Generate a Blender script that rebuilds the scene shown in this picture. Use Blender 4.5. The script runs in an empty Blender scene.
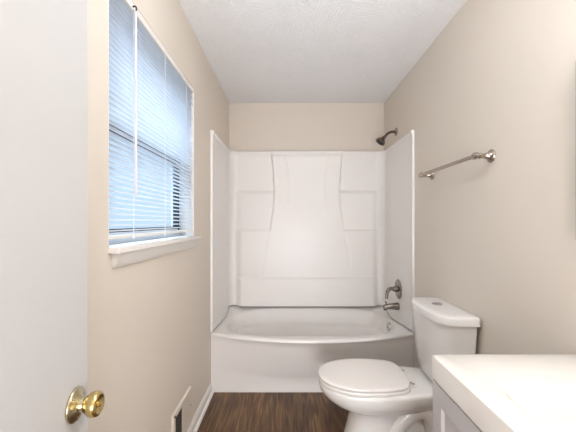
import bpy, bmesh, math
from mathutils import Vector, Matrix
PI = math.pi
S = bpy.context.scene
C = S.collection

# ------------------------------------------------------------------ camera, world, lights, exposure
F = 327.0
cam = bpy.data.cameras.new('camera')
cam.sensor_width = 36; cam.lens = F / 576 * 36; cam.shift_y = 6 / 576; cam.clip_start = 0.02
co = bpy.data.objects.new('camera', cam); C.objects.link(co)
co.location = (0, 0, 1.276); co.rotation_euler = (PI / 2, 0, 0)
S.camera = co
S.view_settings.view_transform = 'Standard'; S.view_settings.look = 'None'
S.view_settings.gamma = 1; S.view_settings.use_curve_mapping = False
S.view_settings.exposure = 0.2

SKY = 12.5            # daylight strength
CEIL_W = 22.0        # strength of the added ceiling fill light
VAN_W = 50.0         # vanity light strength
HALL_W = 47.0        # fill light added in the hall, watts
w = bpy.data.worlds.new('world'); S.world = w; w.use_nodes = True
nt = w.node_tree; nt.nodes.clear()
out = nt.nodes.new('ShaderNodeOutputWorld'); bg = nt.nodes.new('ShaderNodeBackground')
tc = nt.nodes.new('ShaderNodeTexCoord'); sp = nt.nodes.new('ShaderNodeSeparateXYZ'); rp = nt.nodes.new('ShaderNodeValToRGB')
nt.links.new(tc.outputs['Generated'], sp.inputs[0]); nt.links.new(sp.outputs[2], rp.inputs[0])
rp.color_ramp.elements[0].position = 0.26; rp.color_ramp.elements[0].color = (0.046, 0.060, 0.076, 1)
rp.color_ramp.elements[1].position = 0.62; rp.color_ramp.elements[1].color = (0.62, 0.78, 1.0, 1)
nt.links.new(rp.outputs[0], bg.inputs[0]); bg.inputs[1].default_value = SKY
nt.links.new(bg.outputs[0], out.inputs[0])

def area(name, loc, rot, sx, sy, power, col, portal=False):
    l = bpy.data.lights.new(name, 'AREA'); l.shape = 'RECTANGLE'; l.size = sx; l.size_y = sy
    l.energy = power; l.color = col
    o = bpy.data.objects.new(name, l); C.objects.link(o); o.location = loc; o.rotation_euler = rot
    if portal: l.cycles.is_portal = True
    return o
area('daylight_portal', (-0.70, 1.54, 1.65), (0, -PI / 2, 0), 0.9, 0.96, 1, (1, 1, 1), True)
area('hall_fill', (0.14, -1.2, 0.75), (math.radians(118), 0, 0), 0.9, 1.1, HALL_W, (0.95, 0.98, 1.06))  # added fill without a fitting, tilted up to brighten ceiling and alcove

# ------------------------------------------------------------------ helpers
def finish(bm, smooth=None):
    bmesh.ops.recalc_face_normals(bm, faces=bm.faces)
    if smooth is not None:
        a = math.radians(smooth)
        for f in bm.faces: f.smooth = True
        for e in bm.edges:
            if len(e.link_faces) == 2 and e.calc_face_angle(0) > a: e.smooth = False
    return bm
def obj(name, bm, m, parent=None, smooth=None):
    finish(bm, smooth)
    me = bpy.data.meshes.new(name); bm.to_mesh(me); bm.free()
    me.materials.append(m)
    o = bpy.data.objects.new(name, me); C.objects.link(o)
    if parent: link(o, parent)
    return o
def link(o, parent):
    bpy.context.view_layer.update()
    o.parent = parent; o.matrix_parent_inverse = Matrix.Identity(4)
    inv = world_of(parent).inverted()
    o.matrix_basis = inv @ o.matrix_basis
def world_of(o):
    m = o.matrix_basis.copy()
    while o.parent: o = o.parent; m = o.matrix_basis @ m
    return m
def tag(o, label, cat, group=None):
    o['label'] = label; o['category'] = cat
    if group: o['group'] = group
    return o
def thing(name, loc, label, cat):
    o = bpy.data.objects.new(name, None); C.objects.link(o); o.location = loc
    o.empty_display_size = 0.05
    return tag(o, label, cat)
def struct(o): o['kind'] = 'structure'; return o
def box(bm, a, b, bev=0, seg=2):
    x0, y0, z0 = a; x1, y1, z1 = b
    vs = [bm.verts.new(p) for p in ((x0,y0,z0),(x1,y0,z0),(x1,y1,z0),(x0,y1,z0),(x0,y0,z1),(x1,y0,z1),(x1,y1,z1),(x0,y1,z1))]
    fs = [bm.faces.new([vs[i] for i in q]) for q in ((3,2,1,0),(4,5,6,7),(0,1,5,4),(1,2,6,5),(2,3,7,6),(3,0,4,7))]
    if bev:
        es = list({e for f in fs for e in f.edges})
        bmesh.ops.bevel(bm, geom=es, offset=bev, segments=seg, profile=0.5, affect='EDGES')
    return bm
def B(a, b, bev=0, seg=2): return box(bmesh.new(), a, b, bev, seg)
def lathe(bm, prof, origin, axis, n=32):
    """prof: list of (distance along axis, radius)"""
    axis = Vector(axis).normalized(); o = Vector(origin)
    u = axis.orthogonal().normalized(); v = axis.cross(u)
    rings = []
    for d, r in prof:
        c = o + axis * d
        if r < 1e-6: rings.append([bm.verts.new(c)])
        else: rings.append([bm.verts.new(c + (u * math.cos(2*PI*k/n) + v * math.sin(2*PI*k/n)) * r) for k in range(n)])
    skin_rings(bm, rings)
    return bm
def skin_rings(bm, rings, closed=True, cap0=True, cap1=True):
    for a, b in zip(rings, rings[1:]):
        if len(a) == 1 and len(b) == 1: continue
        if len(a) == 1:
            for k in range(len(b)): bm.faces.new((a[0], b[k], b[(k+1) % len(b)]))
        elif len(b) == 1:
            for k in range(len(a)): bm.faces.new((a[k], b[0], a[(k+1) % len(a)]))
        else:
            n = len(a)
            for k in range(n if closed else n - 1):
                bm.faces.new((a[k], b[k], b[(k+1) % n], a[(k+1) % n]))
    if closed:
        if cap0 and len(rings[0]) > 2: bm.faces.new(rings[0])
        if cap1 and len(rings[-1]) > 2: bm.faces.new(rings[-1])
def tube(bm, pts, r, n=12, rs=None):
    pts = [Vector(p) for p in pts]; rings = []
    t = (pts[1] - pts[0]).normalized(); u = t.orthogonal().normalized()
    for i, p in enumerate(pts):
        if i == 0: t = pts[1] - pts[0]
        elif i == len(pts) - 1: t = pts[-1] - pts[-2]
        else: t = (pts[i+1] - pts[i]).normalized() + (pts[i] - pts[i-1]).normalized()
        t.normalize(); u = (u - t * u.dot(t)).normalized(); v = t.cross(u)
        rr = rs[i] if rs else r
        rings.append([bm.verts.new(p + (u * math.cos(2*PI*k/n) + v * math.sin(2*PI*k/n)) * rr) for k in range(n)])
    skin_rings(bm, rings); return bm
def smooth_path(pts, n=8):
    pts = [Vector(p) for p in pts]; P = [pts[0]*2 - pts[1]] + pts + [pts[-1]*2 - pts[-2]]; o = []
    for i in range(1, len(P) - 2):
        for k in range(n):
            t = k / n; a, b, c, d = P[i-1], P[i], P[i+1], P[i+2]
            o.append(0.5 * (2*b + (c-a)*t + (2*a-5*b+4*c-d)*t*t + (3*b-a-3*c+d)*t**3))
    return o + [pts[-1]]
def grid(bm, P):
    V = [[bm.verts.new(p) for p in row] for row in P]
    for i in range(len(V) - 1):
        for j in range(len(V[0]) - 1):
            bm.faces.new((V[i][j], V[i+1][j], V[i+1][j+1], V[i][j+1]))
    return V
def sstep(a, b, x):
    t = min(1, max(0, (x - a) / (b - a))) if a != b else float(x >= a)
    return t * t * (3 - 2 * t)
def interp(tab, x):
    if x <= tab[0][0]: return tab[0][1]
    for (a, va), (b, vb) in zip(tab, tab[1:]):
        if x <= b: return va + (vb - va) * sstep(a, b, x)
    return tab[-1][1]

# ------------------------------------------------------------------ materials
def srgb(*c): return tuple(((v/255)/12.92 if v/255 <= 0.04045 else ((v/255 + 0.055)/1.055)**2.4) for v in c)
def mat(name, col, rough=0.5, metal=0.0, bump=0, scale=60, coat=0, spec=0.5, mottle=0.0):
    m = bpy.data.materials.new(name); m.use_nodes = True; n = m.node_tree; b = n.nodes['Principled BSDF']
    b.inputs['Base Color'].default_value = (*col, 1); b.inputs['Roughness'].default_value = rough
    b.inputs['Metallic'].default_value = metal; b.inputs['Coat Weight'].default_value = coat
    b.inputs['Coat Roughness'].default_value = 0.05; b.inputs['Specular IOR Level'].default_value = spec
    t = n.nodes.new('ShaderNodeTexCoord'); no = n.nodes.new('ShaderNodeTexNoise'); no.inputs['Scale'].default_value = scale
    no.inputs['Detail'].default_value = 3
    n.links.new(t.outputs['Object'], no.inputs['Vector'])
    if mottle:
        mx = n.nodes.new('ShaderNodeMix'); mx.data_type = 'RGBA'
        mx.inputs[6].default_value = (*[c * (1 - mottle) for c in col], 1); mx.inputs[7].default_value = (*[min(1, c * (1 + mottle)) for c in col], 1)
        n.links.new(no.outputs['Fac'], mx.inputs[0]); n.links.new(mx.outputs[2], b.inputs['Base Color'])
    if bump:
        bp = n.nodes.new('ShaderNodeBump'); bp.inputs['Strength'].default_value = bump; bp.inputs['Distance'].default_value = 0.002
        n.links.new(no.outputs['Fac'], bp.inputs['Height']); n.links.new(bp.outputs[0], b.inputs['Normal'])
    return m
M = {}
M['wall'] = mat('greige_wall_paint', srgb(223, 212, 198), 0.6, bump=0.12, scale=180, mottle=0.012)
M['ceiling'] = mat('ceiling_paint', srgb(248, 247, 247), 0.8)
M['trim'] = mat('white_trim_paint', srgb(236, 231, 224), 0.35, mottle=0.01)
M['door'] = mat('door_paint', srgb(190, 188, 186), 0.45, bump=0.05, scale=90, mottle=0.01)
M['acrylic'] = mat('white_acrylic', srgb(241, 236, 231), 0.32, spec=0.4, mottle=0.006, scale=8)
M['ceramic'] = mat('white_ceramic', srgb(238, 234, 229), 0.08, coat=0.5, mottle=0.006, scale=8)
M['seat'] = mat('seat_plastic', srgb(240, 234, 228), 0.2, mottle=0.006, scale=8)
M['marble'] = mat('cultured_marble', srgb(240, 233, 224), 0.12, coat=0.4, mottle=0.008, scale=6)
M['cab'] = mat('grey_cabinet_paint', srgb(200, 194, 192), 0.4, mottle=0.015, scale=40)
M['gap'] = mat('dark_gap', srgb(30, 30, 32), 0.7, mottle=0.05)
M['nickel'] = mat('brushed_nickel', srgb(176, 164, 154), 0.24, 1.0, mottle=0.03, scale=300)
M['dnickel'] = mat('dark_brushed_nickel', srgb(122, 110, 100), 0.25, 1.0, mottle=0.03, scale=300)
M['tapnickel'] = mat('tap_nickel', srgb(150, 142, 135), 0.2, 1.0, mottle=0.03, scale=300)
M['chrome'] = mat('chrome', srgb(200, 198, 196), 0.08, 1.0, mottle=0.02)
M['brass'] = mat('polished_brass', srgb(214, 190, 128), 0.2, 1.0, mottle=0.03)
M['abrass'] = mat('worn_brass_plate', srgb(192, 182, 152), 0.25, 1.0, mottle=0.06, scale=30)
M['vinyl'] = mat('window_vinyl', srgb(205, 209, 214), 0.4, mottle=0.01)
M['rubber'] = mat('black_rubber', srgb(18, 19, 22), 0.6, mottle=0.05)
M['cord'] = mat('blind_cord', srgb(238, 236, 236), 0.6, mottle=0.01)
M['wand'] = mat('wand_plastic', srgb(226, 214, 214), 0.3, mottle=0.01)
M['duct'] = mat('dark_duct_metal', srgb(82, 76, 66), 0.6, 0.3, mottle=0.1)
M['register'] = mat('beige_register_paint', srgb(219, 207, 191), 0.45, mottle=0.01)
M['mirror'] = mat('mirror_silver', srgb(225, 225, 225), 0.02, 1.0, mottle=0.001)
M['mframe'] = mat('mirror_edge', srgb(196, 189, 184), 0.4, 0.3, mottle=0.02)
M['grout'] = mat('caulk', srgb(172, 166, 162), 0.6, mottle=0.03)

def ceiling_texture():
    m = M['ceiling']; n = m.node_tree; b = n.nodes['Principled BSDF']
    t = n.nodes.new('ShaderNodeTexCoord')
    vo = n.nodes.new('ShaderNodeTexVoronoi'); vo.inputs['Scale'].default_value = 7
    nz = n.nodes.new('ShaderNodeTexNoise'); nz.inputs['Scale'].default_value = 9; nz.inputs['Detail'].default_value = 3
    wv = n.nodes.new('ShaderNodeTexWave'); wv.wave_type = 'BANDS'; wv.inputs['Scale'].default_value = 16
    wv.inputs['Distortion'].default_value = 9; wv.inputs['Detail'].default_value = 3; wv.inputs['Detail Scale'].default_value = 1.2
    mp = n.nodes.new('ShaderNodeVectorMath'); mp.operation = 'MULTIPLY_ADD'
    n.links.new(t.outputs['Object'], vo.inputs['Vector'])
    n.links.new(vo.outputs['Color'], mp.inputs[0]); mp.inputs[1].default_value = (3, 3, 3)
    n.links.new(t.outputs['Object'], mp.inputs[2])
    rot = n.nodes.new('ShaderNodeVectorRotate'); rot.rotation_type = 'Z_AXIS'
    sx = n.nodes.new('ShaderNodeSeparateColor'); n.links.new(vo.outputs['Color'], sx.inputs[0])
    mul = n.nodes.new('ShaderNodeMath'); mul.operation = 'MULTIPLY'; mul.inputs[1].default_value = 6.28
    n.links.new(sx.outputs[0], mul.inputs[0]); n.links.new(mul.outputs[0], rot.inputs['Angle'])
    n.links.new(mp.outputs[0], rot.inputs['Vector']); n.links.new(rot.outputs[0], wv.inputs['Vector'])
    n.links.new(t.outputs['Object'], nz.inputs['Vector'])
    a = n.nodes.new('ShaderNodeMath'); a.operation = 'MULTIPLY'
    n.links.new(wv.outputs['Fac'], a.inputs[0]); n.links.new(nz.outputs['Fac'], a.inputs[1])
    bp = n.nodes.new('ShaderNodeBump'); bp.inputs['Strength'].default_value = 0.5; bp.inputs['Distance'].default_value = 0.010
    n.links.new(a.outputs[0], bp.inputs['Height']); n.links.new(bp.outputs[0], b.inputs['Normal'])
ceiling_texture()

def floor_mat():
    m = bpy.data.materials.new('dark_wood_planks'); m.use_nodes = True; n = m.node_tree; b = n.nodes['Principled BSDF']
    t = n.nodes.new('ShaderNodeTexCoord')
    mp = n.nodes.new('ShaderNodeMapping'); mp.inputs['Rotation'].default_value = (0, 0, PI / 2); mp.inputs['Location'].default_value = (0.35, 0.02, 0)
    n.links.new(t.outputs['Object'], mp.inputs['Vector'])
    br = n.nodes.new('ShaderNodeTexBrick'); br.inputs['Scale'].default_value = 1; br.inputs['Brick Width'].default_value = 1.2
    br.inputs['Row Height'].default_value = 0.152; br.inputs['Mortar Size'].default_value = 0.0012; br.offset = 0.37
    br.inputs['Color1'].default_value = (0.0, 0.0, 0.0, 1); br.inputs['Color2'].default_value = (1, 1, 1, 1); br.inputs['Mortar'].default_value = (0.5, 0.5, 0.5, 1)
    n.links.new(mp.outputs[0], br.inputs['Vector'])
    # grain: offset per plank, stretched along the plank
    ad = n.nodes.new('ShaderNodeVectorMath'); ad.operation = 'MULTIPLY_ADD'; ad.inputs[1].default_value = (7.3, 3.1, 5.0)
    n.links.new(br.outputs['Color'], ad.inputs[0]); n.links.new(t.outputs['Object'], ad.inputs[2])
    st = n.nodes.new('ShaderNodeMapping'); st.inputs['Scale'].default_value = (9, 0.9, 1); n.links.new(ad.outputs[0], st.inputs['Vector'])
    n1 = n.nodes.new('ShaderNodeTexNoise'); n1.inputs['Scale'].default_value = 1.0; n1.inputs['Detail'].default_value = 2; n1.inputs['Distortion'].default_value = 0.4
    n.links.new(st.outputs[0], n1.inputs['Vector'])
    ml = n.nodes.new('ShaderNodeMath'); ml.operation = 'MULTIPLY'; ml.inputs[1].default_value = 48; n.links.new(n1.outputs['Fac'], ml.inputs[0])
    sn = n.nodes.new('ShaderNodeMath'); sn.operation = 'SINE'; n.links.new(ml.outputs[0], sn.inputs[0])
    s2 = n.nodes.new('ShaderNodeMapping'); s2.inputs['Scale'].default_value = (120, 5, 1); n.links.new(ad.outputs[0], s2.inputs['Vector'])
    n2 = n.nodes.new('ShaderNodeTexNoise'); n2.inputs['Scale'].default_value = 1.0; n2.inputs['Detail'].default_value = 4; n.links.new(s2.outputs[0], n2.inputs['Vector'])
    mm = n.nodes.new('ShaderNodeMath'); mm.operation = 'MULTIPLY_ADD'; mm.inputs[1].default_value = 0.11; n.links.new(sn.outputs[0], mm.inputs[0]); n.links.new(n2.outputs['Fac'], mm.inputs[2])
    cr = n.nodes.new('ShaderNodeValToRGB'); n.links.new(mm.outputs[0], cr.inputs[0])
    cr.color_ramp.elements[0].position = 0.25; cr.color_ramp.elements[0].color = (*srgb(66, 43, 24), 1)
    cr.color_ramp.elements[1].position = 0.8; cr.color_ramp.elements[1].color = (*srgb(144, 109, 70), 1)
    e = cr.color_ramp.elements.new(0.52); e.color = (*srgb(102, 72, 43), 1)
    tone = n.nodes.new('ShaderNodeMix'); tone.data_type = 'RGBA'; tone.blend_type = 'MULTIPLY'; tone.inputs[0].default_value = 1
    tr = n.nodes.new('ShaderNodeValToRGB'); tr.color_ramp.elements[0].color = (0.8, 0.8, 0.8, 1); tr.color_ramp.elements[1].color = (1.1, 1.08, 1.05, 1)
    n.links.new(br.outputs['Color'], tr.inputs[0]); n.links.new(cr.outputs[0], tone.inputs[6]); n.links.new(tr.outputs[0], tone.inputs[7])
    seam = n.nodes.new('ShaderNodeMix'); seam.data_type = 'RGBA'; n.links.new(br.outputs['Fac'], seam.inputs[0])
    n.links.new(tone.outputs[2], seam.inputs[6]); seam.inputs[7].default_value = (*srgb(40, 30, 24), 1)
    n.links.new(seam.outputs[2], b.inputs['Base Color']); b.inputs['Roughness'].default_value = 0.42
    return m
M['floor'] = floor_mat()

def slat_mat():
    m = bpy.data.materials.new('blind_slat'); m.use_nodes = True; n = m.node_tree; n.nodes.clear()
    o = n.nodes.new('ShaderNodeOutputMaterial'); d = n.nodes.new('ShaderNodeBsdfDiffuse'); t = n.nodes.new('ShaderNodeBsdfTranslucent')
    mx = n.nodes.new('ShaderNodeMixShader'); mx.inputs[0].default_value = 0.16
    d.inputs[0].default_value = (0.84, 0.85, 0.87, 1); t.inputs[0].default_value = (0.84, 0.86, 0.9, 1)
    n.links.new(d.outputs[0], mx.inputs[1]); n.links.new(t.outputs[0], mx.inputs[2]); n.links.new(mx.outputs[0], o.inputs[0])
    return m
M['slat'] = slat_mat()
def glass_mat():
    m = bpy.data.materials.new('window_glass'); m.use_nodes = True; n = m.node_tree; n.nodes.clear()
    o = n.nodes.new('ShaderNodeOutputMaterial'); t = n.nodes.new('ShaderNodeBsdfTransparent'); g = n.nodes.new('ShaderNodeBsdfGlossy')
    g.inputs['Roughness'].default_value = 0.01; t.inputs[0].default_value = (0.95, 0.97, 0.97, 1)
    f = n.nodes.new('ShaderNodeValue'); f.outputs[0].default_value = 0.04; mx = n.nodes.new('ShaderNodeMixShader')
    n.links.new(f.outputs[0], mx.inputs[0]); n.links.new(t.outputs[0], mx.inputs[1]); n.links.new(g.outputs[0], mx.inputs[2]); n.links.new(mx.outputs[0], o.inputs[0])
    return m
M['glass'] = glass_mat()
def lamp_mat(name, col, s):
    m = bpy.data.materials.new(name); m.use_nodes = True; b = m.node_tree.nodes['Principled BSDF']
    b.inputs['Base Color'].default_value = (0.9, 0.9, 0.88, 1); b.inputs['Emission Color'].default_value = (*col, 1); b.inputs['Emission Strength'].default_value = s
    return m
M['ceil_fill'] = lamp_mat('ceiling_fill_glass', (0.9, 1, 1.12), CEIL_W)
M['van_lamp'] = lamp_mat('lit_vanity_glass', (0.96, 0.98, 1.0), VAN_W)

# ------------------------------------------------------------------ room shell
XL, XR, YB, YF, ZC = -0.58, 0.944, 3.215, -0.07, 2.446
HB = -1.5
WY0, WY1, WZ0, WZ1 = 1.055, 2.02, 1.178, 2.10       # window opening
T = 0.14
struct(obj('floor', B((XL - T, HB - T, -0.1), (XR + T, YB + T, 0)), M['floor']))
struct(obj('ceiling', B((XL - T, HB - T, ZC), (XR + T, YB + T, ZC + 0.1)), M['ceiling']))
bm = bmesh.new()
def wall_with_hole(bm, x0, x1, y0, y1, z0, z1, hy0, hy1, hz0, hz1):
    """left wall: inner and outer faces as a frame around the window hole, plus reveals"""
    def ring(x): return ([bm.verts.new(p) for p in ((x,y0,z0),(x,y1,z0),(x,y1,z1),(x,y0,z1))], [bm.verts.new(p) for p in ((x,hy0,hz0),(x,hy1,hz0),(x,hy1,hz1),(x,hy0,hz1))])
    a, b = ring(x0), ring(x1)
    for o, i in (a, b):
        for k in range(4): bm.faces.new((o[k], o[(k+1) % 4], i[(k+1) % 4], i[k]))
    for j in (0, 1):
        for k in range(4): bm.faces.new((a[j][k], a[j][(k+1) % 4], b[j][(k+1) % 4], b[j][k]))
wall_with_hole(bm, XL - T, XL, HB - T, YB + T, 0, ZC, WY0, WY1, WZ0, WZ1)
struct(obj('wall_left', bm, M['wall']))
struct(obj('wall_right', B((XR, HB - T, 0), (XR + T, YB + T, ZC)), M['wall']))
struct(obj('wall_back', B((XL, YB, 0), (XR, YB + T, ZC)), M['wall']))
struct(obj('wall_hall', B((XL, HB - T, 0), (XR, HB, ZC)), M['wall']))
DX0, DX1, DZ = -0.27, 0.52, 2.05
bm = bmesh.new()
vs = []
for y in (YF, YF - 0.12):
    vs.append([bm.verts.new((x, y, z)) for x, z in ((XL,0),(DX0,0),(DX0,DZ),(DX1,DZ),(DX1,0),(XR,0),(XR,ZC),(XL,ZC))])
for r in vs: bm.faces.new(r)
for k in range(8): bm.faces.new((vs[0][k], vs[0][(k+1) % 8], vs[1][(k+1) % 8], vs[1][k]))
struct(obj('wall_front', bm, M['wall']))

# baseboards: profile swept along y
def base_profile(h=0.076, t=0.013, shoe=0.014):
    return [(0, 0), (t + shoe, 0), (t + shoe, 0.006), (t + shoe * 0.75, 0.013), (t + 0.002, 0.019), (t, 0.02), (t, h - 0.02), (t - 0.003, h - 0.012), (t - 0.006, h - 0.004), (0.004, h), (0, h)]
def sweep_y(bm, prof, x, sgn, y0, y1):
    a = [bm.verts.new((x + sgn * d, y0, z)) for d, z in prof]; b = [bm.verts.new((x + sgn * d, y1, z)) for d, z in prof]
    skin_rings(bm, [a, b])
bm = bmesh.new(); sweep_y(bm, base_profile(), XL, 1, YF + 0.001, 2.44)
struct(obj('baseboard_left', bm, M['trim']))
bm = bmesh.new(); sweep_y(bm, base_profile(), XR, -1, 1.06, 2.44)
struct(obj('baseboard_right', bm, M['trim']))

# window
win = struct(bpy.data.objects.new('window_1', None)); C.objects.link(win); win.location = (XL - 0.1, 1.54, WZ0)
win['label'] = 'white double-hung window with sill in the beige left wall'
def frame_bm(x0, x1, y0, y1, z0, z1, wy, wz0, wz1, bev=0.003):
    bm = bmesh.new()
    o = [(y0,z0),(y1,z0),(y1,z1),(y0,z1)]; i = [(y0+wy,z0+wz0),(y1-wy,z0+wz0),(y1-wy,z1-wz1),(y0+wy,z1-wz1)]
    R = [[bm.verts.new((x, y, z)) for y, z in q] for x in (x0, x1) for q in (o, i)]
    for k in range(4):
        n = (k+1) % 4
        bm.faces.new((R[0][k], R[0][n], R[1][n], R[1][k])); bm.faces.new((R[2][k], R[2][n], R[3][n], R[3][k]))
        bm.faces.new((R[0][k], R[0][n], R[2][n], R[2][k])); bm.faces.new((R[1][k], R[1][n], R[3][n], R[3][k]))
    return bm
ZM = 1.64
obj('window_frame', frame_bm(XL - 0.135, XL - 0.075, WY0, WY1, WZ0, WZ1, 0.018, 0.02, 0.02), M['vinyl'], win)
s = obj('upper_sash', frame_bm(XL - 0.13, XL - 0.106, WY0 + 0.018, WY1 - 0.018, ZM - 0.02, WZ1 - 0.02, 0.035, 0.035, 0.035), M['vinyl'], win)
obj('glass', B((XL - 0.12, WY0 + 0.05, ZM + 0.01), (XL - 0.116, WY1 - 0.05, WZ1 - 0.05)), M['glass'], s)
s = obj('lower_sash', frame_bm(XL - 0.104, XL - 0.08, WY0 + 0.018, WY1 - 0.018, WZ0 + 0.02, ZM + 0.018, 0.035, 0.04, 0.034), M['vinyl'], win)
obj('glass', B((XL - 0.094, WY0 + 0.05, WZ0 + 0.055), (XL - 0.09, WY1 - 0.05, ZM - 0.012)), M['glass'], s)
obj('weatherstrip', B((XL - 0.104, WY0 + 0.02, ZM - 0.018), (XL - 0.0765, WY1 - 0.02, ZM + 0.012)), M['rubber'], win)
obj('sash_track', B((XL - 0.111, WY1 - 0.056, WZ0 + 0.05), (XL - 0.0745, WY1 - 0.05, ZM - 0.03)), M['rubber'], win)
obj('sash_gasket', B((XL - 0.082, WY0 + 0.02, WZ0 + 0.0585), (XL - 0.0765, WY1 - 0.02, WZ0 + 0.072)), M['rubber'], win)
# jamb liners cover the plaster reveal
bm = bmesh.new()
box(bm, (XL - 0.075, WY0, WZ0), (XL - 0.001, WY0 + 0.006, WZ1)); obj('jamb_liner', bm, M['trim'], win)
bm = bmesh.new(); box(bm, (XL - 0.075, WY1 - 0.006, WZ0), (XL - 0.001, WY1, WZ1)); obj('jamb_liner', bm, M['trim'], win)
st = obj('window_sill', B((XL - 0.078, WY0 - 0.002, WZ0 - 0.006), (XL + 0.037, WY1 + 0.026, WZ0 + 0.014), 0.004, 3), M['trim'], win)
bm = bmesh.new()
prof = [(0, 0.0), (0.008, 0.0), (0.012, 0.004), (0.013, 0.012), (0.016, 0.016), (0.017, 0.034), (0.021, 0.04), (0.022, 0.048), (0, 0.048)]
a = [bm.verts.new((XL + d, WY0 + 0.022, WZ0 - 0.0545 + z)) for d, z in prof]; b = [bm.verts.new((XL + d, WY1 + 0.012, WZ0 - 0.0545 + z)) for d, z in prof]
skin_rings(bm, [a, b]); obj('sill_apron', bm, M['trim'], win, 40)

# ------------------------------------------------------------------ door and knob
door = struct(bpy.data.objects.new('door_1', None)); C.objects.link(door)
ang = math.radians(5)
KX, KY, BS = -0.4293, 0.656, 0.0535
ex, ey = KX - BS * math.sin(ang), KY + BS * math.cos(ang)            # latch edge on the room face
door.location = (ex, ey, 0); door.rotation_euler = (0, 0, ang)            # local -y runs towards the hinge, +x is the room side
door['label'] = 'white open door at the left with a brass knob'
def dchild(name, bm, m, parent, smooth=None):
    o = obj(name, bm, m, None, smooth); o.parent = parent; return o
dchild('door_slab', B((-0.035, -0.66, 0.012), (0, 0, 2.03), 0.0025, 2), M['door'], door)
KZ = 0.909
k = dchild('door_rosette', lathe(bmesh.new(), [(0, 0), (0, 0.032), (0.002, 0.0335), (0.005, 0.033), (0.008, 0.028), (0.010, 0.021), (0.013, 0.019), (0.015, 0.0145), (0.022, 0.0125), (0.0225, 0.0)], (0.0004, -BS, KZ), (1, 0, 0), 40), M['abrass'], door, 50)
k2 = dchild('door_knob', lathe(bmesh.new(), [(0.016, 0), (0.016, 0.0125), (0.020, 0.0125), (0.024, 0.0165), (0.029, 0.021), (0.034, 0.0235), (0.039, 0.0245), (0.044, 0.0243), (0.048, 0.0225), (0.050, 0.019), (0.049, 0.016), (0.046, 0.0135), (0.045, 0.0)], (0.0004, -BS, KZ), (1, 0, 0), 40), M['brass'], door, 60)
dchild('turn_button', lathe(bmesh.new(), [(0.0445, 0), (0.0445, 0.006), (0.050, 0.0055), (0.0515, 0.003), (0.0515, 0)], (0.0004, -BS, KZ), (1, 0, 0), 20), M['brass'], k2, 50)

# ------------------------------------------------------------------ window blind
BX = XL - 0.016
bl = thing('window_blind', (BX, 1.54, WZ0 + 0.02), 'white mini blind with thin horizontal slats hanging in the window', 'blind')
BY0, BY1 = WY0 + 0.010, WY1 - 0.010
obj('headrail', B((BX - 0.016, BY0, WZ1 - 0.03), (BX + 0.016, BY1, WZ1 - 0.002), 0.002), M['trim'], bl)
obj('bottom_rail', B((BX - 0.012, BY0, WZ0 + 0.040), (BX + 0.012, BY1, WZ0 + 0.052), 0.003), M['trim'], bl)
def slat_bm(tilt=math.radians(3)):
    bm = bmesh.new(); R = []
    for y in (BY0 - 1.54, BY1 - 1.54):
        row = []
        for k in range(6):
            t = k / 5 - 0.5; d = t * 0.025; h = 0.0042 * (1 - 4 * t * t)
            row.append(bm.verts.new((d * math.cos(tilt) - h * math.sin(tilt), y, d * math.sin(tilt) + h * math.cos(tilt))))
        for k in range(6):
            t = 0.5 - k / 5; d = t * 0.025; h = 0.0042 * (1 - 4 * t * t) - 0.0005
            row.append(bm.verts.new((d * math.cos(tilt) - h * math.sin(tilt), y, d * math.sin(tilt) + h * math.cos(tilt))))
        R.append(row)
    skin_rings(bm, R); return bm
zt, zb, N = WZ1 - 0.042, WZ0 + 0.066, 43
s0 = obj('slat', slat_bm(), M['slat'], None, 60); s0.parent = bl
base = bl.location
for i in range(N):
    o = s0 if i == 0 else s0.copy()
    if i: C.objects.link(o)
    o.parent = bl; o.location = (0, 0, zb + (zt - zb) * i / (N - 1) - base.z)
for y in (1.235, 1.55, 1.875):
    bm = bmesh.new(); box(bm, (BX + 0.0128, y - 0.0012, WZ0 + 0.046), (BX + 0.0146, y + 0.0012, WZ1 - 0.03)); obj('ladder_cord', bm, M['cord'], bl)
    bm = bmesh.new(); box(bm, (BX + 0.0115, y - 0.006, WZ0 + 0.034), (BX + 0.0155, y + 0.006, WZ0 + 0.054), 0.001); obj('cord_tag', bm, M['cord'], bl)
wy = 1.225
obj('tilt_wand', tube(bmesh.new(), [(BX + 0.026, wy, WZ1 - 0.035), (BX + 0.026, wy, 1.375)], 0.0045, 6), M['wand'], bl)
hook = obj('wand_hook', tube(bmesh.new(), smooth_path([(BX + 0.016, wy - 0.004, WZ1 - 0.020), (BX + 0.026, wy - 0.002, WZ1 - 0.018), (BX + 0.028, wy, WZ1 - 0.028), (BX + 0.026, wy, WZ1 - 0.036)], 4), 0.003, 8), M['rubber'], bl, 60)

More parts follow.
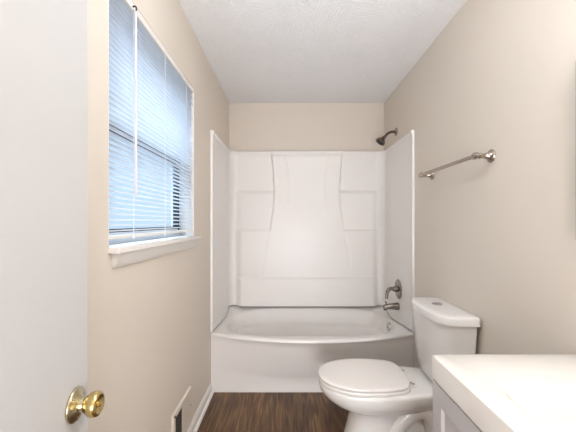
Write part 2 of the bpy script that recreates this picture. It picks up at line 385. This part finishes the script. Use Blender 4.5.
# ------------------------------------------------------------------ bathtub
XS0, XS1 = XL + 0.016, XR - 0.016             # surround inner faces
YT = 2.45
seam_tab = [(2.44, 0.452), (2.6, 0.443), (2.77, 0.424), (2.95, 0.412), (3.05, 0.425), (3.12, 0.466), (3.3, 0.468)]
def seam_z(y): return interp(seam_tab, y)
tub = thing('bathtub', (0.182, 2.8, 0), 'white bow-front acrylic bathtub in the alcove under the surround', 'bathtub')
XC, HW = (XL + XR) / 2, (XR - XL) / 2 - 0.002
def bow(u): return 0.135 * max(0, 1 - u * u)
def zc(u): return 0.086 + 0.09 * u * u
def tub_bm():
    bm = bmesh.new(); nx = 80
    zr = 0.452
    def zrim(u): return 0.440 + 0.010 * u * u
    # front columns from floor up, over the lip, along the deck into the basin and out to the back
    rows = []
    for i in range(nx + 1):
        u = -1 + 2 * i / nx; x = XC + HW * u; col = []
        col.append((x, YT, 0.0)); col.append((x, YT, zc(u) * 0.5)); col.append((x, YT, zc(u)))
        zt = zrim(u) - 0.035
        for k in range(1, 9):
            z = zc(u) + (zt - zc(u)) * k / 8
            col.append((x, YT - bow(u) * 0.93 * (k / 8) ** 0.9, z))
        yf = YT - bow(u)
        # rolled lip
        r = 0.02
        for k in range(0, 7):
            a = PI * 0.5 * k / 6
            col.append((x, yf - 0.006 + r - r * math.cos(a), zrim(u) - r + r * math.sin(a) - 0.002))
        rows.append(col)
    V = grid(bm, rows)
    # deck + basin: polar rings from outer outline to inner opening, down to the basin floor
    n = nx
    front = [V[i][-1] for i in range(nx + 1)]
    # outline: front (left to right), right side, back, left side
    ys, yb = YT + 0.02, 3.19
    side = 24; bk = nx
    outline = list(front)
    f0, f1 = front[0].co.copy(), front[-1].co.copy()
    for k in range(1, side + 1):
        y = f1.y + (yb - f1.y) * k / side; outline.append(bm.verts.new((f1.x, y, seam_z(y) if k > 1 else 0.449)))
    for k in range(1, bk + 1):
        x = f1.x + (f0.x - f1.x) * k / bk; outline.append(bm.verts.new((x, yb, seam_z(yb))))
    for k in range(1, side):
        y = yb + (f0.y - yb) * k / side; outline.append(bm.verts.new((f0.x, y, seam_z(y) if k < side - 1 else 0.449)))
    m = len(outline)
    cy = 2.79
    def ring(hx, hy0, hy1, z, p, cx=XC, dip=0):
        r = []
        for v in outline:
            du, dv = (v.co.x - cx), (v.co.y - cy)
            hy = hy1 if dv > 0 else hy0
            a, b = du / hx, dv / hy
            t = (abs(a) ** p + abs(b) ** p) ** (-1 / p)
            r.append(bm.verts.new((cx + du * t, cy + dv * t, z(cx + du * t, cy + dv * t) if callable(z) else z)))
        return r
    def deck(x, y): return min(0.437, seam_z(y) - 0.004) if y < 3.08 else interp([(3.08, 0.434), (3.16, 0.456)], y)
    rings = [outline,
             ring(0.705, 0.385, 0.352, deck, 4.0), ring(0.697, 0.378, 0.346, lambda x, y: deck(x, y) - 0.004, 3.9),
             ring(0.685, 0.366, 0.337, lambda x, y: deck(x, y) - 0.016, 3.8), ring(0.672, 0.354, 0.327, lambda x, y: deck(x, y) - 0.036, 3.7),
             ring(0.658, 0.342, 0.317, lambda x, y: deck(x, y) - 0.064, 3.6), ring(0.645, 0.332, 0.308, lambda x, y: deck(x, y) - 0.10, 3.4),
             ring(0.63, 0.32, 0.296, 0.318, 3.2), ring(0.61, 0.305, 0.276, 0.304, 3.0), ring(0.595, 0.295, 0.262, 0.285, 2.8), ring(0.585, 0.285, 0.25, 0.22, 2.8),
             ring(0.56, 0.26, 0.23, 0.13, 2.8), ring(0.53, 0.23, 0.21, 0.09, 2.8), ring(0.4, 0.15, 0.14, 0.08, 2.6)]
    skin_rings(bm, rings, True, False, True)
    # back and sides closed down to the floor
    return bm
tb = obj('tub_body', tub_bm(), M['acrylic'], tub, 40)
# overflow plate on the drain end
ov = obj('overflow_plate', lathe(bmesh.new(), [(-0.004, 0), (-0.004, 0.038), (0.004, 0.038), (0.009, 0.034), (0.011, 0.02), (0.0115, 0)], (0.847, 2.745, 0.395), (-1, 0, 0.12), 28), M['chrome'], tub, 50)
lathe_s = lathe(bmesh.new(), [(0, 0), (0, 0.005), (0.003, 0.004), (0.0035, 0)], (0.836, 2.745, 0.396), (-1, 0, 0.12), 12)
obj('screw', lathe_s, M['dnickel'], ov, 50)
# caulk seam
# ------------------------------------------------------------------ shower surround
sur = thing('shower_surround', (XC, 3.1, 0.45), 'glossy white three-piece tub surround with moulded shelves covering the alcove walls', 'shower surround')
ZT = 1.962
YBK = 3.178
def feature(x, z):
    """how far the moulded back panel stands forward of its deepest plane"""
    xm = abs(x - XC)                                   # mirrored about the middle
    # curved pillar edge (distance from the middle line at each height)
    edge = interp([(0.45, 0.405), (0.75, 0.425), (1.0, 0.40), (1.2, 0.355), (1.45, 0.325), (1.584, 0.318), (1.75, 0.328), (1.96, 0.345)], z)
    tier = 0.0
    tier += 0.032 * (1 - sstep(1.545, 1.592, z)) * (1 - 0.15 * sstep(1.2, 1.58, z))
    tier += 0.014 * (1 - sstep(1.185, 1.207, z))
    mid_depth = 0.044
    # shallow hollow between the pillars, deepest high up, fading towards the bottom
    inner = interp([(0.9, 0.30), (1.2, 0.24), (1.5, 0.175), (1.62, 0.165), (1.75, 0.18), (1.96, 0.21)], z)
    fade = sstep(1.15, 1.6, z)
    mid = mid_depth - 0.011 * fade * (1 - sstep(inner - 0.012, inner + 0.02, xm))
    top = sstep(1.90, 1.945, z)                        # everything dies out under the top lip
    s = sstep(edge - 0.010, edge + 0.006, xm)
    f = mid * (1 - s) + tier * s
    f = f * (1 - top) + 0.02 * top
    # little groove along the pillar edge
    g = math.exp(-((xm - edge) / 0.007) ** 2) * 0.003 * (1 - top)
    f -= g
    low = 1 - sstep(0.72, 0.752, z)
    f = f * (1 - low) + 0.068 * low
    return f
def zrange(z0s, z1):
    return z0s
def surround_col(px, py, nx_, ny_, zs, disp):
    return [(px + nx_ * disp(z), py + ny_ * disp(z), z) for z in zs]
fine = [0.0]
def zlist(z0):
    zs = []
    z = z0
    marks = [0.72, 0.752, 1.185, 1.207, 1.545, 1.592, 1.90, 1.945]
    N1 = 110
    zs = [z0 + (1.935 - z0) * k / N1 for k in range(N1 + 1)]
    for a, b in zip(marks[::2], marks[1::2]):
        if b < 1.93: zs += [a + (b - a) * k / 6 for k in range(7)]
    zs = sorted(set(round(q, 4) for q in zs))
    return zs
R = 0.085
def back_panel():
    bm = bmesh.new(); cols = []
    xa, xb = XS0 + R, XS1 - R
    path = []
    # left corner arc, the straight back, right corner arc
    for k in range(13):
        a = PI / 2 * k / 12
        path.append((XS0 + R - R * math.cos(a), YBK - R + R * math.sin(a), math.cos(a), -math.sin(a)))
    nxs = 230
    for k in range(1, nxs): path.append((xa + (xb - xa) * k / nxs, YBK, 0, -1))
    for k in range(13):
        a = PI / 2 * k / 12
        path.append((XS1 - R + R * math.sin(a), YBK - R + R * math.cos(a), -math.sin(a), -math.cos(a)))
    for (x, y, nx_, ny_) in path:
        col = []
        inn = max(0, min(x - XS0, XS1 - x))
        wgt = sstep(0.03, 0.125, inn)
        zs = zlist(0.474)
        for z in zs:
            f = feature(x, z) * wgt
            zz = z if z > zs[0] else seam_z(y) + 0.004
            col.append((x + nx_ * f, y + ny_ * f, zz))
        fl = feature(x, 1.93) * wgt
        for d, z in ((0.004, 1.938), (0.007, 1.944), (0.009, 1.951), (0.008, 1.957), (0.003, 1.961), (-0.006, ZT), (-0.015, ZT)):
            col.append((x + nx_ * (fl + d), y + ny_ * (fl + d), z))
        cols.append(col)
    grid(bm, cols); return bm
obj('back_panel', back_panel(), M['acrylic'], sur, 50)
def side_panel(xs, sgn):
    bm = bmesh.new(); cols = []
    ye = YBK - R
    w_ = XL if sgn > 0 else XR
    y0 = 2.437
    pr = [(w_ + sgn * 0.001, y0), (xs + sgn * 0.0005, y0), (xs + sgn * 0.0025, y0 + 0.002), (xs + sgn * 0.003, y0 + 0.006), (xs + sgn * 0.002, y0 + 0.010), (xs, y0 + 0.014)]
    n = 26
    ys = [y0 + 0.022 + (ye - y0 - 0.022) * k / n for k in range(1, n + 1)]
    for x, y in pr + [(xs, y) for y in ys]:
        col = []; zb_ = seam_z(y) + 0.004
        for k in range(31): col.append((x, y, zb_ + (1.935 - zb_) * k / 30))
        edge = x if abs(x - xs) < 0.005 else x
        d_ = 1 if y > y0 else 0
        for d, z in ((0.004, 1.938), (0.007, 1.944), (0.009, 1.951), (0.008, 1.957), (0.003, 1.961), (-0.006, ZT), (-0.015, ZT)):
            xx = x + sgn * d * d_; col.append((max(xx, XL + 0.001) if sgn > 0 else min(xx, XR - 0.001), y, z))
        cols.append(col)
    grid(bm, cols); return bm
obj('side_panel', side_panel(XS0, 1), M['acrylic'], sur, 50)
obj('side_panel', side_panel(XS1, -1), M['acrylic'], sur, 50)
# seam line where the panels meet the tub
pts = []
for k in range(0, 27):
    y = 2.45 + (YBK - R - 2.45) * k / 26; pts.append((XS0 + 0.0015, y, seam_z(y) + 0.0062))
for k in range(1, 13):
    a = PI / 2 * k / 12; x = XS0 + R - R * math.cos(a); y = YBK - R + R * math.sin(a)
    inn = x - XS0; wgt = sstep(0.03, 0.125, inn); f = 0.068 * wgt
    pts.append((x + math.cos(a) * (f + 0.0015), y - math.sin(a) * (f + 0.0015), seam_z(y) + 0.0062))
for k in range(1, 21):
    x = XS0 + R + (XC - XS0 - R) * k / 20; wgt = sstep(0.03, 0.125, x - XS0)
    pts.append((x, YBK - 0.068 * wgt - 0.0015, seam_z(YBK) + 0.0062))
pts += [(2 * XC - x, y, z) for x, y, z in reversed(pts[:-1])]
obj('caulk_seam', tube(bmesh.new(), pts, 0.002, 6), M['grout'], sur)

# ------------------------------------------------------------------ shower fittings
sh = thing('wall_shower', (XR, 2.85, 2.062), 'dark nickel shower head on a bent arm high on the right wall', 'shower head')
obj('flange', lathe(bmesh.new(), [(0.0005, 0), (0.0005, 0.036), (0.005, 0.036), (0.012, 0.026), (0.017, 0.015), (0.018, 0.0)], (XR, 2.85, 2.062), (-1, 0, 0), 28), M['nickel'], sh, 50)
arm = smooth_path([(XR - 0.008, 2.85, 2.062), (XR - 0.035, 2.85, 2.062), (XR - 0.070, 2.85, 2.050), (XR - 0.096, 2.85, 2.025), (XR - 0.110, 2.85, 2.010)], 6)
obj('shower_arm', tube(bmesh.new(), arm, 0.0115, 14), M['dnickel'], sh, 60)
ax = Vector((-0.62, 0, -0.78)).normalized(); hp = Vector((XR - 0.106, 2.85, 2.016))
hd = obj('spray_head', lathe(bmesh.new(), [(0, 0), (0, 0.015), (0.008, 0.018), (0.014, 0.015), (0.02, 0.02), (0.032, 0.033), (0.045, 0.041), (0.056, 0.044), (0.062, 0.043), (0.063, 0.04), (0.06, 0.037), (0.06, 0)], hp, ax, 32), M['dnickel'], sh, 50)
obj('spray_face', lathe(bmesh.new(), [(0.0585, 0), (0.0585, 0.036), (0.062, 0.032), (0.0635, 0.012), (0.065, 0.008), (0.065, 0)], hp, ax, 28), M['gap'], hd, 50)

vx = XS1
va = thing('shower_valve', (vx, 2.745, 0.70), 'nickel shower valve with round plate and curved lever handle above the tub spout', 'faucet handle')
obj('escutcheon', lathe(bmesh.new(), [(0.0005, 0), (0.0005, 0.082), (0.004, 0.082), (0.008, 0.076), (0.012, 0.04), (0.012, 0)], (vx, 2.745, 0.714), (-1, 0, 0), 44), M['tapnickel'], va, 50)
obj('hub', lathe(bmesh.new(), [(0.010, 0), (0.010, 0.026), (0.04, 0.022), (0.048, 0.018), (0.050, 0)], (vx, 2.745, 0.714), (-1, 0, 0), 28), M['dnickel'], va, 50)
lev = smooth_path([(vx - 0.03, 2.745, 0.714), (vx - 0.06, 2.743, 0.718), (vx - 0.085, 2.738, 0.709), (vx - 0.100, 2.732, 0.684), (vx - 0.104, 2.728, 0.649), (vx - 0.103, 2.725, 0.634)], 6)
nl = len(lev)
obj('lever', tube(bmesh.new(), lev, 0.01, 14, [0.0165 - 0.0055 * (i / (nl - 1)) for i in range(nl)]), M['tapnickel'], va, 60)
sp_ = thing('tub_spout', (vx, 2.745, 0.57), 'nickel tub spout on the right surround panel just over the rim', 'tub spout')
sp_path = [(vx - 0.0005, 2.745, 0.568), (vx - 0.012, 2.745, 0.568), (vx - 0.05, 2.745, 0.569), (vx - 0.095, 2.745, 0.566), (vx - 0.118, 2.745, 0.560), (vx - 0.127, 2.745, 0.554)]
obj('spout_body', tube(bmesh.new(), sp_path, 0.02, 20, [0.033, 0.032, 0.0275, 0.024, 0.0225, 0.016]), M['tapnickel'], sp_, 60)
obj('spout_lip', lathe(bmesh.new(), [(0, 0), (0, 0.014), (0.02, 0.0145), (0.022, 0.012), (0.018, 0.011), (0.018, 0)], (vx - 0.112, 2.745, 0.558), (0, 0, -1), 20), M['dnickel'], sp_, 50)
obj('diverter_knob', lathe(bmesh.new(), [(0, 0), (0, 0.004), (0.014, 0.004), (0.016, 0.008), (0.022, 0.008), (0.024, 0.005), (0.024, 0)], (vx - 0.106, 2.745, 0.584), (0, 0, 1), 16), M['tapnickel'], sp_, 50)

# ------------------------------------------------------------------ towel bar
tw = thing('towel_bar', (XR, 1.82, 1.58), 'brushed nickel towel bar with flared posts on the right wall', 'towel bar')
TZ = 1.582
for y in (1.515, 2.135):
    p = obj('post', lathe(bmesh.new(), [(0.0005, 0), (0.0005, 0.030), (0.004, 0.031), (0.008, 0.029), (0.010, 0.024), (0.020, 0.0165), (0.036, 0.0115), (0.048, 0.010), (0.054, 0.0135), (0.058, 0.0135), (0.062, 0.009), (0.068, 0.009), (0.068, 0)], (XR, y, TZ), (-1, 0, 0), 28), M['nickel'], tw, 40)
    g = -1 if y < 1.8 else 1
    obj('finial', lathe(bmesh.new(), [(-0.018, 0), (-0.018, 0.012), (-0.010, 0.0155), (0, 0.0165), (0.008, 0.0155), (0.014, 0.011), (0.018, 0.009), (0.021, 0.010), (0.024, 0.008), (0.026, 0)], (XR - 0.076, y, TZ), (0, g, 0), 24), M['nickel'], p, 40)
obj('bar', tube(bmesh.new(), [(XR - 0.076, 1.525, TZ), (XR - 0.076, 2.125, TZ)], 0.0095, 20), M['nickel'], tw, 60)

# ------------------------------------------------------------------ toilet (u runs from the right wall into the room, v along the wall)
TY = 1.812
def W(u, v, z): return (XR - u, TY + v, z)
toi = thing('toilet', W(0.4, 0, 0), 'white two-piece toilet with closed lid beside the tub', 'toilet')
def egg(front, back, b, bb, z, uc=0.53, n=64, p=2.0, endp=6):
    r = []
    for k in range(n):
        a = 2 * PI * k / n; c, s = math.cos(a), math.sin(a)
        if c >= 0:
            u = uc + (front - uc) * abs(c) ** (2 / p); v = b * math.copysign(abs(s) ** (2 / p), s)
        else:
            q = abs(c) ** 0.75; u = uc - (uc - back) * q
            hw = b * (1 - (1 - (bb / b) ** 2) * min(1, q / 0.93) ** 2) ** 0.5
            v = math.copysign(hw * (1 - q ** endp) ** 0.5, s) if abs(s) > 1e-9 else 0
        r.append((u, v, z))
    return r
def loft(bm, rings, cap0=True, cap1=True):
    RR = [[bm.verts.new(W(*p)) for p in r] for r in rings]
    skin_rings(bm, RR, True, cap0, cap1)
bm = bmesh.new()
loft(bm, [egg(.655, .10, .122, .105, 0), egg(.658, .10, .124, .106, .012), egg(.645, .11, .112, .088, .05), egg(.628, .115, .106, .072, .12), egg(.607, .12, .104, .066, .20),
          egg(.597, .12, .106, .066, .255), egg(.615, .11, .117, .075, .272), egg(.665, .09, .141, .09, .288), egg(.712, .07, .162, .105, .308), egg(.745, .05, .177, .122, .334),
          egg(.766, .03, .185, .14, .362), egg(.772, .022, .187, .152, .385), egg(.770, .02, .185, .154, .397), egg(.762, .026, .178, .149, .403), egg(.745, .04, .162, .135, .404)])
obj('bowl', bm, M['ceramic'], toi, 60)
for sg in (-1, 1):
    tp = smooth_path([W(.47, sg*.060, .03), W(.41, sg*.064, .12), W(.345, sg*.068, .215), (W(.27, sg*.07, .275)), W(.205, sg*.068, .265), W(.17, sg*.064, .18), W(.165, sg*.06, .06), W(.165, sg*.06, .01)], 6)
    obj('trapway', tube(bmesh.new(), tp, 0.05, 20), M['ceramic'], toi, 60)
# seat and lid
def plate(front, back, b, bb, z0, z1, r):
    k = [(0, r), (r * .3, r * .3), (r, 0)]
    rings = []
    for dz, ins in ((0, r), (r * .3, r * .3), (r, 0)): rings.append(egg(front - ins, back + ins, b - ins, bb - ins, z0 + dz, p=2.05, endp=14))
    for dz, ins in ((r, 0), (r * .3, r * .3), (0, r)): rings.append(egg(front - ins, back + ins, b - ins, bb - ins, z1 - dz, p=2.05, endp=14))
    return rings
bm = bmesh.new(); loft(bm, plate(.774, .292, .190, .150, .4045, .4235, .005)); obj('seat', bm, M['seat'], toi, 50)
bm = bmesh.new()
rg = plate(.776, .296, .191, .150, .4262, .442, .005)
rg += [egg(.776 - d, .296 + d, .191 - d, .150 - d, .442 + h, p=2.05, endp=14) for d, h in ((.02, .0015), (.06, .003), (.12, .004))]
loft(bm, rg); lid = obj('lid', bm, M['seat'], toi, 50)
for v in (-.078, .078):
    obj('hinge', lathe(bmesh.new(), [(0, 0), (0, .012), (.005, .012), (.008, .009), (.0085, 0)], W(.272, v, .4035), (0, 0, 1), 20), M['seat'], toi, 50)
    obj('hinge_pin', tube(bmesh.new(), [W(.274, v, .416), W(.299, v, .424)], .005, 10), M['chrome'], toi, 60)
# tank
def tank_ring(hw, uf, z, ub=.014, n=72, bowd=.0, ins=0):
    r = []
    hw -= ins; uf -= ins; ub += ins
    for k in range(n):
        a = 2 * PI * (k + .5) / n; c, s = math.cos(a), math.sin(a)
        p = 14 if c < 0 else 2.75
        cx, cy_ = math.copysign(abs(c) ** (2 / p), c), math.copysign(abs(s) ** (2 / p), s)
        v = hw * cy_; um = (uf + ub) / 2; u = um + (uf - um) * cx
        if cx > 0: u -= bowd * (v / hw) ** 2 * cx
        r.append((u, v, z))
    return r
bm = bmesh.new()
loft(bm, [tank_ring(.155, .150, .404, .03), tank_ring(.172, .165, .409, .026), tank_ring(.186, .176, .43, .022), tank_ring(.200, .190, .50, .018), tank_ring(.213, .199, .64, .016), tank_ring(.223, .207, .767, .012)])
obj('tank', bm, M['ceramic'], toi, 60)
bm = bmesh.new()
loft(bm, [tank_ring(.235, .214, .7675, .004, ins=.004), tank_ring(.235, .214, .7695, .004), tank_ring(.235, .214, .800, .004), tank_ring(.235, .214, .806, .004, ins=.002), tank_ring(.235, .214, .8105, .004, ins=.007), tank_ring(.235, .214, .8125, .004, ins=.015), tank_ring(.235, .214, .8135, .004, ins=.05)])
obj('tank_lid', bm, M['ceramic'], toi, 50)
bt = obj('flush_button', lathe(bmesh.new(), [(0, 0), (0, .030), (.003, .030), (.005, .027), (.0045, .024), (.006, .022), (.0065, 0)], W(.105, .03, .8128), (0, 0, 1), 32), M['chrome'], toi, 40)
obj('button_split', B(Vector(W(.124, .029, .8188)), Vector(W(.086, .031, .8196))), M['gap'], bt)

# ------------------------------------------------------------------ vanity
VX, VY1, VY0, VZ = 0.463, 1.06, 0.30, 0.848
van = thing('vanity_cabinet', (0.72, 0.68, 0), 'grey shaker vanity cabinet under the white sink top', 'cabinet')
cx0 = VX + 0.022
bm = bmesh.new()
a, b = (cx0, VY0 + 0.006, 0.09), (XR - 0.002, VY1 - 0.006, 0.776)
o4 = [(a[0], a[1]), (b[0], a[1]), (b[0], b[1]), (a[0], b[1])]; i4 = [(a[0] + .016, a[1] + .016), (b[0] - .006, a[1] + .016), (b[0] - .006, b[1] - .016), (a[0] + .016, b[1] - .016)]
skin_rings(bm, [[bm.verts.new((x, y, z)) for x, y in q] for q, z in ((o4, a[2]), (o4, b[2]), (i4, b[2]), (i4, a[2] + .016))], True, True, True); obj('body', bm, M['cab'], van)
obj('toe_kick', B((cx0 + 0.06, VY0 + 0.006, 0.0), (XR - 0.002, VY1 - 0.006, 0.09)), M['cab'], van)
def shaker(y0, y1, z0, z1, x):
    bm = bmesh.new(); st = 0.058; t = 0.019; rec = 0.006
    o = [(y0,z0),(y1,z0),(y1,z1),(y0,z1)]; i = [(y0+st,z0+st),(y1-st,z0+st),(y1-st,z1-st),(y0+st,z1-st)]
    j = [(y0+st+.011,z0+st+.011),(y1-st-.011,z0+st+.011),(y1-st-.011,z1-st-.011),(y0+st+.011,z1-st-.011)]
    bk = [bm.verts.new((x + t, *q)) for q in o]; of = [bm.verts.new((x, *q)) for q in o]; fi = [bm.verts.new((x, *q)) for q in i]; ri = [bm.verts.new((x + rec, *q)) for q in j]
    bm.faces.new(bk); bm.faces.new(ri)
    for a, b in ((bk, of), (of, fi), (fi, ri)):
        for k in range(4): bm.faces.new((a[k], a[(k+1) % 4], b[(k+1) % 4], b[k]))
    return bm
ym = (VY0 + VY1) / 2
obj('cabinet_door', shaker(ym + 0.002, VY1 - 0.007, 0.10, 0.769, cx0 - 0.0195), M['cab'], van)
obj('cabinet_door', shaker(VY0 + 0.007, ym - 0.002, 0.10, 0.769, cx0 - 0.0195), M['cab'], van)

sk = thing('sink_top', (0.7, 0.68, 0.777), 'white one-piece sink top with shallow basin on the grey vanity', 'countertop')
def sink_bm():
    bm = bmesh.new()
    x0, x1, y0, y1 = VX, XR - 0.001, VY0, VY1
    bx, by, hx, hy = 0.705, 0.58, 0.168, 0.285
    n = 96
    def outer(ins, z):
        r = []
        for k in range(n):
            a = 2 * PI * k / n; c, s = math.cos(a), math.sin(a)
            # project the direction on the rectangle
            cx, cy_ = (x0 + x1) / 2, (y0 + y1) / 2; hx_, hy_ = (x1 - x0) / 2 - ins, (y1 - y0) / 2 - ins
            p = 60; t = (abs(c) ** p + abs(s) ** p) ** (-1 / p)
            r.append((cx + hx_ * c * t, cy_ + hy_ * s * t, z))
        return r
    def inner(sx, sy, z, p=6):
        r = []
        for k in range(n):
            a = 2 * PI * k / n; c, s = math.cos(a), math.sin(a); t = (abs(c) ** p + abs(s) ** p) ** (-1 / p)
            r.append((bx + sx * c * t, by + sy * s * t, z))
        return r
    rs = [outer(0.03, 0.777), outer(0.0, 0.777), outer(0, VZ - 0.004), outer(0.0012, VZ - 0.0012), outer(0.004, VZ),
          inner(hx + .012, hy + .012, VZ), inner(hx + .004, hy + .004, VZ - .0015), inner(hx, hy, VZ - .006), inner(hx - .01, hy - .012, VZ - .022),
          inner(hx - .02, hy - .03, VZ - .05, 5), inner(hx - .04, hy - .06, VZ - .085, 4), inner(.08, .14, VZ - .105, 3), inner(.025, .025, VZ - .112, 2)]
    RR = [[bm.verts.new(p) for p in r] for r in rs]
    skin_rings(bm, RR, True, True, True); return bm
obj('basin_top', sink_bm(), M['marble'], sk, 35)
obj('drain', lathe(bmesh.new(), [(0, 0), (0, .022), (.002, .022), (.003, .018), (.003, 0)], (0.705, 0.58, VZ - .1118), (0, 0, 1), 24), M['chrome'], sk, 50)

# mirror on the right wall, its far edge just enters the frame
mi = thing('wall_mirror', (XR, 0.68, 1.5), 'grey-edged wall mirror above the sink top at the right edge', 'mirror')
MY = 1.0435
obj('frame', frame_bm(XR - 0.028, XR - 0.0005, 0.33, MY, 1.22, 1.79, 0.02, 0.02, 0.02), M['mframe'], mi)
obj('glass', B((XR - 0.022, 0.345, 1.235), (XR - 0.004, MY - 0.015, 1.775)), M['mirror'], mi)

# ------------------------------------------------------------------ floor register on the left wall
rg_ = thing('wall_register', (XL, 1.78, 0.2), 'beige-white wall air register with dark opening low on the left wall', 'air vent')
RY0, RY1, RZ0, RZ1 = 1.622, 1.93, 0.10, 0.311
oy0, oy1, oz0, oz1 = 1.655, 1.772, 0.13, 0.282
def register():
    bm = bmesh.new(); t = 0.011
    o = [(RY0,RZ0),(RY1,RZ0),(RY1,RZ1),(RY0,RZ1)]; f = [(RY0+.007,RZ0+.007),(RY1-.007,RZ0+.007),(RY1-.007,RZ1-.007),(RY0+.007,RZ1-.007)]; i = [(oy0,oz0),(oy1,oz0),(oy1,oz1),(oy0,oz1)]
    A = [bm.verts.new((XL + .0005, *q)) for q in o]; Fm = [bm.verts.new((XL + t, *q)) for q in f]; I = [bm.verts.new((XL + t, *q)) for q in i]; D = [bm.verts.new((XL + .0005, *q)) for q in i]
    for a, b in ((A, Fm), (Fm, I), (I, D)):
        for k in range(4): bm.faces.new((a[k], a[(k+1) % 4], b[(k+1) % 4], b[k]))
    return bm
obj('cover_plate', register(), M['register'], rg_)
obj('duct_shade_panel', B((XL + .0006, oy0 + .0005, oz0 + .0005), (XL + .002, oy1 - .0005, oz1 - .0005)), M['duct'], rg_)  # flat dark panel, the shade inside the duct put into its colour
for k in range(5):
    y = oy0 + .016 + k * .021
    bm = bmesh.new(); box(bm, (XL + .0025, y, oz0 + .001), (XL + .009, y + .002, oz1 - .001)); obj('louvre', bm, M['duct'], rg_)
for y in (1.635, 1.915):
    obj('screw', lathe(bmesh.new(), [(0, 0), (0, .0045), (.001, .004), (.0018, 0)], (XL + .011, y, .205), (1, 0, 0), 12), M['dnickel'], rg_, 50)
obj('damper_lever', B((XL + .0105, 1.632, .296), (XL + .019, 1.644, .302), .001), M['duct'], rg_)

# ------------------------------------------------------------------ vanity light and an added ceiling fill light, both out of frame
def dome_light(x, y, m, label):
    cl = thing('ceiling_fill_light', (x, y, ZC), label, 'fill light')
    obj('canopy', lathe(bmesh.new(), [(0.0005, 0), (0.0005, .07), (.02, .07), (.026, .05), (.03, .02), (.075, .02), (.08, .06), (.08, 0)], (x, y, ZC), (0, 0, -1), 32), M['nickel'], cl, 40)
    obj('glass_bowl', lathe(bmesh.new(), [(.0805, 0), (.0805, .06), (.10, .10), (.13, .12), (.16, .115), (.185, .085), (.2, .04), (.202, 0)], (x, y, ZC), (0, 0, -1), 40), m, cl, 50)
dome_light(0.14, 0.85, M['ceil_fill'], 'added unseen ceiling fill light with a white glass bowl near the doorway')  # unseen fixture added to light the room more evenly
vl = thing('vanity_light', (XR, 0.48, 2.0), 'three-globe nickel vanity light over the mirror', 'wall light')
obj('back_plate', B((XR - .025, 0.28, 1.96), (XR - .0005, 0.68, 2.05), .005), M['nickel'], vl)
for y in (0.34, 0.48, 0.62):
    obj('arm', tube(bmesh.new(), smooth_path([(XR - .02, y, 2.0), (XR - .07, y, 2.0), (XR - .1, y, 1.99), (XR - .1, y, 1.975)], 5), .008, 12), M['nickel'], vl, 60)
    obj('globe', lathe(bmesh.new(), [(0, 0), (0, .022), (.01, .03), (.035, .05), (.065, .055), (.095, .045), (.112, .022), (.115, 0)], (XR - .1, y, 1.975), (0, 0, -1), 28), M['van_lamp'], vl, 50)
